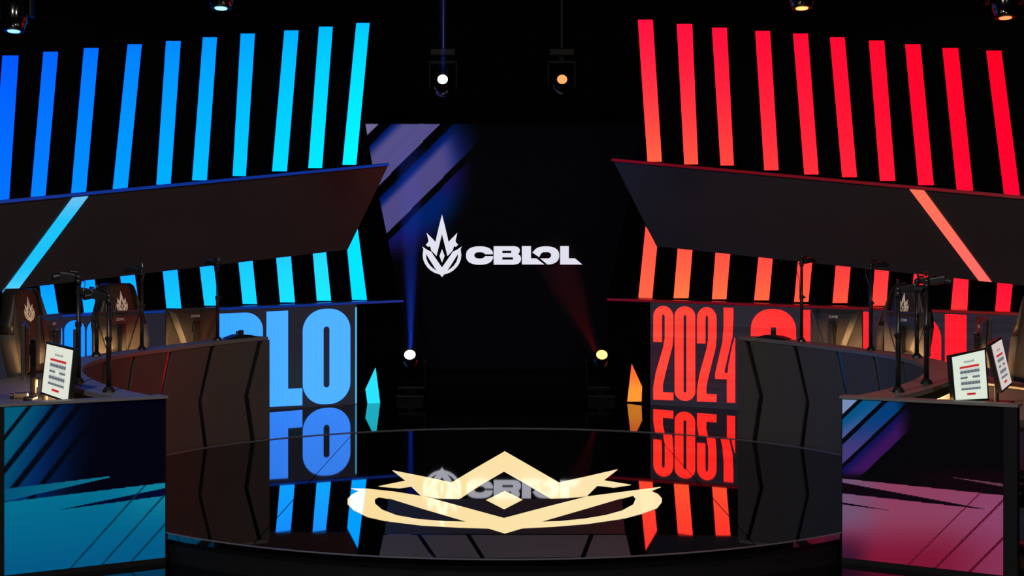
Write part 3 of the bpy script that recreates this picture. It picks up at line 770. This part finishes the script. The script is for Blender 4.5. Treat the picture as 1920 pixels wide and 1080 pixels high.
# ------------------------------------------------------------------ gaming chairs (local -Y is the front)
def chair(side, r, deg, label, dz=0):
    t = tag(empty('gaming_chair', dk(side, r, deg, 0), face_centre(side, deg)), label, 'chair', 'players\' gaming chairs')
    prof = [(1.43, .115), (1.405, .150), (1.36, .168), (1.26, .205), (1.16, .250), (1.08, .268), (.95, .262), (.75, .235), (.55, .215), (.47, .19)]
    def yb(z): return .26 + (z - .5) * .16          # reclined
    def shell(x0f, x1f, th, bow, m, name, zr=(0, 9)):
        bm = bmesh.new(); rows = []
        for z, hw in [q for q in prof if zr[0] <= q[0] <= zr[1]]:
            x0, x1 = x0f(z, hw), x1f(z, hw); rf = []; rb = []
            for c in range(7):
                x = x0 + (x1 - x0) * c / 6
                f = bow * math.sin(PI * c / 6)
                rf.append(bm.verts.new((x, yb(z) - th - f, z + dz))); rb.append(bm.verts.new((x, yb(z) + .03 + f * .3, z + dz)))
            rows.append((rf, rb))
        for (a, b), (c, d) in zip(rows, rows[1:]):
            for k in range(6):
                bm.faces.new((a[k], a[k + 1], c[k + 1], c[k])); bm.faces.new((b[k + 1], b[k], d[k], d[k + 1]))
            for k in (0, 6): bm.faces.new((a[k], c[k], d[k], b[k]))
        for a, b in (rows[0], rows[-1]):
            for k in range(6): bm.faces.new((a[k], b[k], b[k + 1], a[k + 1]))
        return bmobj(name, bm, m, t, True)
    inner = lambda z, hw: min(hw - .012, .17) if z > 1.2 else hw - .068
    shell(lambda z, hw: -inner(z, hw), lambda z, hw: inner(z, hw), .05, .018, M['leather'], 'backrest')
    for s in (-1, 1):
        shell(lambda z, hw: s * (inner(z, hw) + .002), lambda z, hw: s * hw, .062 , .022, M['bolster'], 'side_bolster', (0, 1.1))
        shell(lambda z, hw: s * (inner(z, hw) + .002), lambda z, hw: s * hw, .060, .018, M['leather'], 'head_wing', (1.08, 9))
    # emblem on the head section
    k = .195 / 975
    def em(x, y):
        zz = 1.365 - (y - 58) * k; return Vector(((x - 405) * k, yb(zz) - .0715, zz + dz))
    for nm, o_, h_ in (('emblem_crown', E_crown, []), ('emblem_ring', E_ring, [E_h1, E_h2]), ('emblem_diamond', E_dia, [])):
        solid(nm, o_, em, (0, -1, 0), .003, M['white'], t, holes=h_)
    bm = bmesh.new(); box(bm, (0, -.02, .47 + dz), (.40, .46, .10), bevel=.035); bmobj('seat', bm, M['leather'], t, True)
    for s in (-1, 1):
        bm = bmesh.new(); box(bm, (s * .235, -.03, .49 + dz), (.085, .44, .11), bevel=.035); bmobj('seat_bolster', bm, M['bolster'], t, True)
        bm = bmesh.new(); box(bm, (s * .325, -.04, .685 + dz), (.09, .27, .03), bevel=.012); box(bm, (s * .33, .0, .57 + dz), (.035, .06, .21), bevel=.006); box(bm, (s * .30, .0, .455 + dz), (.09, .05, .025)); bmobj('armrest', bm, M['plastic'], t)
        bm = bmesh.new(); tube(bm, [(s * .268, yb(.52), .50 + dz), (s * .30, yb(.52), .50 + dz)], .04, 14); bmobj('hinge_cover', bm, M['plastic'], t)
    bm = bmesh.new(); tube(bm, [(0, 0, .12), (0, 0, .42 + dz)], .028, 14); bmobj('gas_lift', bm, M['metal'], t)
    for k5 in range(5):
        a = 2 * PI * k5 / 5 + .3; c_, s_ = math.cos(a), math.sin(a)
        bm = bmesh.new(); tube(bm, [(.02 * c_, .02 * s_, .125), (.30 * c_, .30 * s_, .085)], [.03, .02], 8); bmobj('base_leg', bm, M['plastic'], t)
        bm = bmesh.new(); tube(bm, [(.30 * c_ - .02 * s_, .30 * s_ + .02 * c_, .031), (.30 * c_ + .02 * s_, .30 * s_ - .02 * c_, .031)], .03, 12); tube(bm, [(.30 * c_, .30 * s_, .05), (.30 * c_, .30 * s_, .09)], .008, 6); bmobj('caster', bm, M['plastic'], t)
    return t
RC = 3.92; RB = .335
def chair_at(side, x, label, dz=0):
    # x: photo column of the backrest
    return chair(side, RC - RB, ray_r(x, RC), label, dz)
chair_at(-1, 50, 'black gaming chair with pale flame emblem, nearest the left picture edge')
chair_at(-1, 225, 'black gaming chair with pale flame emblem behind a monitor on the left desk', .03)
chair_at(1, 1697, 'black gaming chair with pale flame emblem behind the right desk monitor', .02)
chair_at(1, 1942, 'black gaming chair cut off by the right picture edge')

# ------------------------------------------------------------------ webcam poles on the rim shelf
def cam_pole(side, x, far, top_y, label, head=(0, 0)):
    r = 2.90; deg = ray_r(x, r, far); p = math.radians(deg)
    b = dk(side, r, deg, zrim(p)); 
    zt = EYE - (top_y - HZ) / F * b.y - b.z
    t = tag(empty('camera_pole', b, face_centre(side, deg)), label, 'camera', 'player webcams on poles')
    bm = bmesh.new(); tube(bm, [(0, 0, 0), (0, 0, .012), (0, 0, .03)], [.035, .032, .018], 16); bmobj('foot', bm, M['metal'], t)
    bm = bmesh.new(); tube(bm, [(0, 0, .02), (0, 0, zt * .55), (0, 0, zt * .56), (0, 0, zt - .03)], [.0145, .0145, .0115, .0115], 12); bmobj('pole', bm, M['metal'], t, True)
    bm = bmesh.new(); tube(bm, [(0, 0, zt * .53), (0, 0, zt * .58)], .019, 12); tube(bm, [(.015, 0, zt * .555), (.04, 0, zt * .555)], .007, 8); bmobj('clamp_collar', bm, M['plastic'], t)
    bm = bmesh.new(); tube(bm, [(0, 0, zt - .04), (0, 0, zt - .01)], .018, 12); bmesh.ops.create_icosphere(bm, subdivisions=2, radius=.02, matrix=Matrix.Translation((0, 0, zt))); bmobj('ball_head', bm, M['plastic'], t, True)
    hx, hz = head
    c = Vector((hx, .068, zt + .006 + hz))
    bm = bmesh.new(); box(bm, c, (.05, .095, .042), rot=Matrix.Rotation(math.radians(9), 3, 'X'), bevel=.008); bmobj('camera_body', bm, M['plastic'], t)
    bm = bmesh.new(); tube(bm, [c + Vector((0, .044, -.0)), c + Vector((0, .078, -.006))], [.02, .019], 14); o = bmobj('lens', bm, M['plastic'], t)
    bm = bmesh.new(); tube(bm, [c + Vector((0, .078, -.006)), c + Vector((0, .0795, -.0062))], .016, 14); bmobj('lens_glass', bm, M['glass'], o)
    bm = bmesh.new(); tube(bm, [(0, .0, zt + .012), (hx, .02, zt + .03 + hz), (hx, .05, zt + .034 + hz)], .008, 8); bmobj('tilt_arm', bm, M['metal'], t)
    bm = bmesh.new(); tube(bm, [(.012, .0, zt + .03), (.014, .004, zt + .055)], .009, 8); bmobj('screw_knob', bm, M['chrome'], t)
    bm = bmesh.new(); cp = [c + Vector((.0, -.055, .0)), Vector((-.02, -.035, zt - .03)), Vector((-.035, -.02, zt - .08)), Vector((-.016, -.008, zt - .14)), Vector((-.013, -.004, zt * .5))]
    tube(bm, cp, .0035, 6); bmobj('cable', bm, M['plastic'], t)
    return t
cam_pole(-1, 408, True, 494, 'webcam on black pole at the far end of the left desk rim')
cam_pole(-1, 266, True, 508, 'webcam on black pole beside the second left gaming chair')
cam_pole(-1, 181, True, 548, 'short webcam pole left of the second left gaming chair, on the far rim')
cam_pole(-1, 147, False, 520, 'webcam on tall pole directly right of the left notice stand')
cam_pole(-1, 204, False, 556, 'webcam pole standing nearest on the left desk rim')
cam_pole(1, 1503, True, 490, 'webcam on black pole at the far end of the right desk rim')
cam_pole(1, 1633, True, 497, 'webcam on black pole left of the right gaming chair')
cam_pole(1, 1719, True, 527, 'webcam pole in front of the right edge of the right gaming chair')
cam_pole(1, 1737, False, 528, 'webcam on pole rightmost of those on the right desk rim')
cam_pole(1, 1684, False, 543, 'webcam pole nearest on the right desk rim, crossing the gaming chair emblem')

# ------------------------------------------------------------------ notice stands: lit A4 sheets in black frames
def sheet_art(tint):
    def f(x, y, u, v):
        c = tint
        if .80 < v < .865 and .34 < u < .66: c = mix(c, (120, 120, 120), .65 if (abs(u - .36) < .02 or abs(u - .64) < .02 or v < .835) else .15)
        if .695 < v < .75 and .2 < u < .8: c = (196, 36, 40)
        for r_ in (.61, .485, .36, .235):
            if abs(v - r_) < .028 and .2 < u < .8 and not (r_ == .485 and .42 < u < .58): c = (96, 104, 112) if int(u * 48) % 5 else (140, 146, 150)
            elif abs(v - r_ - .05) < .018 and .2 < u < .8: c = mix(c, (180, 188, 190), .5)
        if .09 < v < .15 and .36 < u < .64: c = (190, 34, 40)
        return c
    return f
def notice(corners_px, D, yawpts, label, tint):
    """corners_px: bl, br, tr, tl of the sheet in the photo; D: depths of left and right edges"""
    Dl, Dr = D
    bl, br, tr, tl = [ray(*c, d) for c, d in zip(corners_px, (Dl, Dr, Dr + .02, Dl + .02))]
    base = (bl + br) / 2; base.z = ZW
    t = tag(empty('notice_stand', base), label, 'sign', 'lit notice stands on the desks')
    bl, br, tr, tl = [p - base for p in (bl, br, tr, tl)]
    nrm = (br - bl).cross(tl - bl).normalized()
    ex, ez_ = (br - bl).normalized(), (tl - bl).normalized()
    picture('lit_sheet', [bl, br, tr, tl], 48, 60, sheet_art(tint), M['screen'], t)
    bm = bmesh.new()
    m = .012
    q = [bl - ex * m - ez_ * m, br + ex * m - ez_ * m, tr + ex * m + ez_ * m, tl - ex * m + ez_ * m]
    fr = [bm.verts.new(p - nrm * .002) for p in q]; bk = [bm.verts.new(p - nrm * .03) for p in q]
    bm.faces.new(fr); bm.faces.new(bk[::-1])
    for i in range(4): bm.faces.new((fr[i], fr[(i + 1) % 4], bk[(i + 1) % 4], bk[i]))
    bmobj('frame', bm, M['plastic'], t)
    bm = bmesh.new(); c = (bl + br) / 2 - nrm * .06
    rot = Matrix.Rotation(math.atan2(ex.y, ex.x), 3, 'Z')
    box(bm, (c.x, c.y, .008), (.20, .16, .014), rot=rot, bevel=.004)
    box(bm, (c.x, c.y, (bl.z + .14) / 2), (.05, .015, bl.z + .12), rot=rot, bevel=.003)
    bmobj('easel_foot', bm, M['plastic'], t)
    return t
notice([(78, 735), (127, 752), (137, 657), (88, 645)], (7.72, 7.58), None, 'lit notice sheet in black stand on the left desk', (222, 226, 212))
notice([(1792, 750), (1852, 747), (1846, 656), (1785, 670)], (7.62, 7.72), None, 'lit notice sheet on the right desk, left of two, facing front', (220, 230, 214))
notice([(1879, 732), (1897, 717), (1878, 636), (1859, 648)], (7.95, 8.15), None, 'lit notice sheet on the right desk, right of two, turned sideways', (214, 200, 196))

# ------------------------------------------------------------------ small things on the desks
def talkback(side, x, label):
    r = 2.905; deg = ray_r(x, r); p = math.radians(deg)
    t = tag(empty('signal_box', dk(side, r, deg, zrim(p) + .001), face_centre(side, deg)), label, 'box', 'signal boxes on the desk rims')
    bm = bmesh.new()
    n = [(-.17, 0), (.17, 0), (.06, .024), (-.05, .03)]
    a = [bm.verts.new((x_, -.05, z)) for x_, z in n]; b = [bm.verts.new((x_, .05, z)) for x_, z in n]
    bm.faces.new(a); bm.faces.new(b[::-1])
    for i in range(4): bm.faces.new((a[i], b[i], b[(i + 1) % 4], a[(i + 1) % 4]))
    bmobj('wedge_body', bm, M['plastic'], t)
    bm = bmesh.new(); tube(bm, [(0, 0, .026), (0, 0, .058), (0, 0, .064)], [.022, .022, .017], 16); bmobj('push_button', bm, M['plastic'], t)
talkback(-1, 452, 'flat black wedge box with button at far tip of left desk')
talkback(1, 1450, 'flat black wedge box with button at far tip of right desk')
def roll(side, x, y, z, ln, rad, horiz, label):
    v = onfloor(x, y, z)
    t = tag(empty('beaker', (v.x, v.y, ZW)), label, 'cup')
    bm = bmesh.new()
    if horiz: pts = [(-ln / 2, 0, rad), (ln / 2 * .9, .02, rad), (ln / 2, .02, rad)]
    else: pts = [(0, 0, .001), (0, 0, ln * .95), (0, 0, ln)]
    tube(bm, pts, [rad * .92, rad, rad * .96], 18); bmobj('body', bm, M['bolster'], t, False)
    bm = bmesh.new()
    if horiz: tube(bm, [(-ln / 2 - .02, -.002, rad), (-ln / 2, 0, rad)], rad * 1.02, 18)
    else: tube(bm, [(0, 0, ln), (0, 0, ln + .012)], rad * 1.03, 18)
    bmobj('cap', bm, M['plastic'], t)
roll(-1, 38, 742, .82, .075, .018, True, 'pale tumbler lying on its side on the left desk')
roll(-1, 84, 752, .80, .055, .017, False, 'small upright pale beaker in front of the left notice stand')
bm = bmesh.new(); v = onfloor(57, 752, ZW); box(bm, (0, 0, .014), (.06, .10, .026), bevel=.010); o = bmobj('computer_mouse', bm, M['plastic'], None, True)
o.location = (v.x, v.y, ZW + .001); tag(o, 'black computer mouse near the front edge of the left desk', 'mouse')
bm = bmesh.new(); v = onfloor(1903, 728, ZW); box(bm, (0, 0, .012), (.16, .40, .022), rot=Matrix.Rotation(.3, 3, 'Z'), bevel=.005); o = bmobj('keyboard', bm, M['plastic'], None)
o.location = (v.x, v.y, ZW + .001); tag(o, 'black keyboard at the right picture edge on the right desk', 'keyboard')

# ================================================================== MOVING-HEAD LAMPS
def moving_head(loc, aim, hang, label, lens_col, estr, sc=1.0, group='moving head lamps', haze=None):
    """loc: centre of the tilt axis; aim: beam direction"""
    t = tag(empty('moving_head_lamp', loc), label, 'lamp', group)
    up = -1 if hang else 1
    h = .42 * sc
    bm = bmesh.new(); box(bm, (0, 0, -up * h), (.34 * sc, .30 * sc, .10 * sc), bevel=.015 * sc); bmobj('base', bm, M['fixture'], t)
    bm = bmesh.new(); tube(bm, [(0, 0, -up * h * .9), (0, 0, -up * h * .76)], .09 * sc, 18); bmobj('pan_turntable', bm, M['fixture'], t)
    bm = bmesh.new(); box(bm, (0, 0, -up * h * .72), (.36 * sc, .10 * sc, .05 * sc), bevel=.012 * sc)
    for s in (-1, 1):
        box(bm, (s * .175 * sc, 0, -up * h * .34), (.035 * sc, .11 * sc, h * .86), bevel=.012 * sc)
    bmobj('yoke', bm, M['fixture'], t)
    a = Vector(aim).normalized()
    bm = bmesh.new(); tube(bm, [-a * .19 * sc, -a * .17 * sc, -a * .06 * sc, a * .07 * sc, a * .17 * sc, a * .18 * sc], [.07 * sc, .11 * sc, .135 * sc, .13 * sc, .10 * sc, .082 * sc], 24)
    hd = bmobj('head', bm, M['core'], t, True)
    bm = bmesh.new(); tube(bm, [a * .168 * sc, a * .184 * sc], .104 * sc, 24); bmobj('lens_ring', bm, M['fixture'], hd)
    me_bm = bmesh.new(); tube(me_bm, [a * .184 * sc, a * .19 * sc], [.066 * sc, .06 * sc], 24)
    lm = mat('lamp_lens', (1, 1, 1), .3, emit=lens_col, estr=estr); bmobj('lens', me_bm, lm, hd)
    if hang:
        bm = bmesh.new(); tube(bm, [(0, 0, h + .05 * sc), (0, 0, hang - loc[2] - .03)], .02, 10); bmobj('drop_pipe', bm, M['metal'], t)
    return t
def at(x, y, D): return tuple(ray(x, y, D))
def beam(lamp, off, aim, r0, r1, length, col, power, dens):
    """stage haze lit by the lamp's own narrow spot"""
    a = Vector(aim).normalized(); p0 = a * off
    bm = bmesh.new(); tube(bm, [p0 + a * .01, p0 + a * length], [r0, r1], 24)
    m = bpy.data.materials.new('stage_haze'); m.use_nodes = True; nt = m.node_tree; nt.nodes.remove(nt.nodes['Principled BSDF'])
    vs = nt.nodes.new('ShaderNodeVolumeScatter'); vs.inputs['Density'].default_value = dens; vs.inputs['Color'].default_value = (1, 1, 1, 1); vs.inputs['Anisotropy'].default_value = .2
    nt.links.new(vs.outputs['Volume'], nt.nodes['Material Output'].inputs['Volume'])
    o = bmobj('haze_beam', bm, m, lamp); o['label'] = 'faint light beam in the haze'
    l = bpy.data.lights.new('lamp_beam', 'SPOT'); l.energy = power; l.color = col; l.spot_size = 2 * math.atan((r1 - r0) / length) * 1.35 + .012; l.spot_blend = .5; l.shadow_soft_size = .02
    lo = bpy.data.objects.new('lamp_beam', l); C.objects.link(lo); lo.parent = lamp; lo.location = a * (off + .012); lo.rotation_euler = a.to_track_quat('-Z', 'Y').to_euler()
UPF = (0, -.80, .60)
L1_ = moving_head(at(770, 681, 16.55), UPF, None, 'moving head lamp with white-blue lens standing on floor left of screen', (.85, .93, 1), 5, 1.0)
L2_ = moving_head(at(1127, 681, 16.55), UPF, None, 'moving head lamp with amber lens standing on floor right of screen', (1, .50, .10), 2.6, 1.0)
beam(L1_, .195, (.0537, -.80, .60), .065, .17, 3.6, (.01, .07, 1), 3000, .045)
beam(L2_, .195, (-.25, -.75, .50), .07, .24, 2.2, (1, .01, .03), 70, .04)
T2, T1 = 5.45, 4.75
L3_ = moving_head(at(831, 160, 17.4), (0, -.95, .30), T2, 'hanging moving head lamp with white-blue lens high above the screen', (.85, .93, 1), 5, .95)
beam(L3_, .186, (.040, -.95, .30), .06, .10, 4.5, (.01, .07, 1), 1500, .05)
moving_head(at(1053, 160, 17.4), (0, -.95, .30), T2, 'hanging moving head lamp with orange lens high above the screen', (1, .30, .06), 1.3, .95)
DN = (0, -.10, -1)
moving_head(at(415, -17, 11.2), DN, T1, 'hanging moving head lamp with pale blue lens above the left light bars', (.25, .72, 1), 2.2, .78)
moving_head(at(27, 26, 11.2), DN, T1, 'hanging moving head lamp with blue lens in the upper left corner', (.2, .6, 1), 2, .78)
moving_head(at(1503, -17, 11.2), DN, T1, 'hanging moving head lamp with amber lens above the right light bars', (1, .42, .1), 2.2, .78)
moving_head(at(1884, 1, 11.2), DN, T1, 'hanging moving head lamp with red-orange lens in the upper right corner', (1, .2, .06), 2, .78)
# trusses they hang from
def truss(y, z, half, label):
    t = tag(empty('lighting_truss', (0, y, z)), label, 'truss')
    for dy, dz in ((-.12, 0), (.12, 0), (-.12, .24), (.12, .24)):
        bm = bmesh.new(); tube(bm, [(-half, dy, dz), (half, dy, dz)], .025, 10); bmobj('chord', bm, M['metal'], t)
    bm = bmesh.new(); n = int(half * 2 / .4)
    for k in range(n):
        x = -half + k * .4
        for dy in (-.12, .12): tube(bm, [(x, dy, 0), (x + .2, dy, .24), (x + .4, dy, 0)], .01, 6)
    o = bmobj('lacing', bm, M['metal'], t); o['kind'] = 'stuff'
    for sx in (-1, 1):
        bm = bmesh.new(); tube(bm, [(sx * half * .6, 0, .24), (sx * half * .6, 0, 6.78 - z)], .012, 8); bmobj('hanger', bm, M['metal'], t)
truss(17.4, T2, 4.0, 'black lighting truss above the central screen')
truss(11.2, T1, 6.0, 'black lighting truss across the hall above the desks')
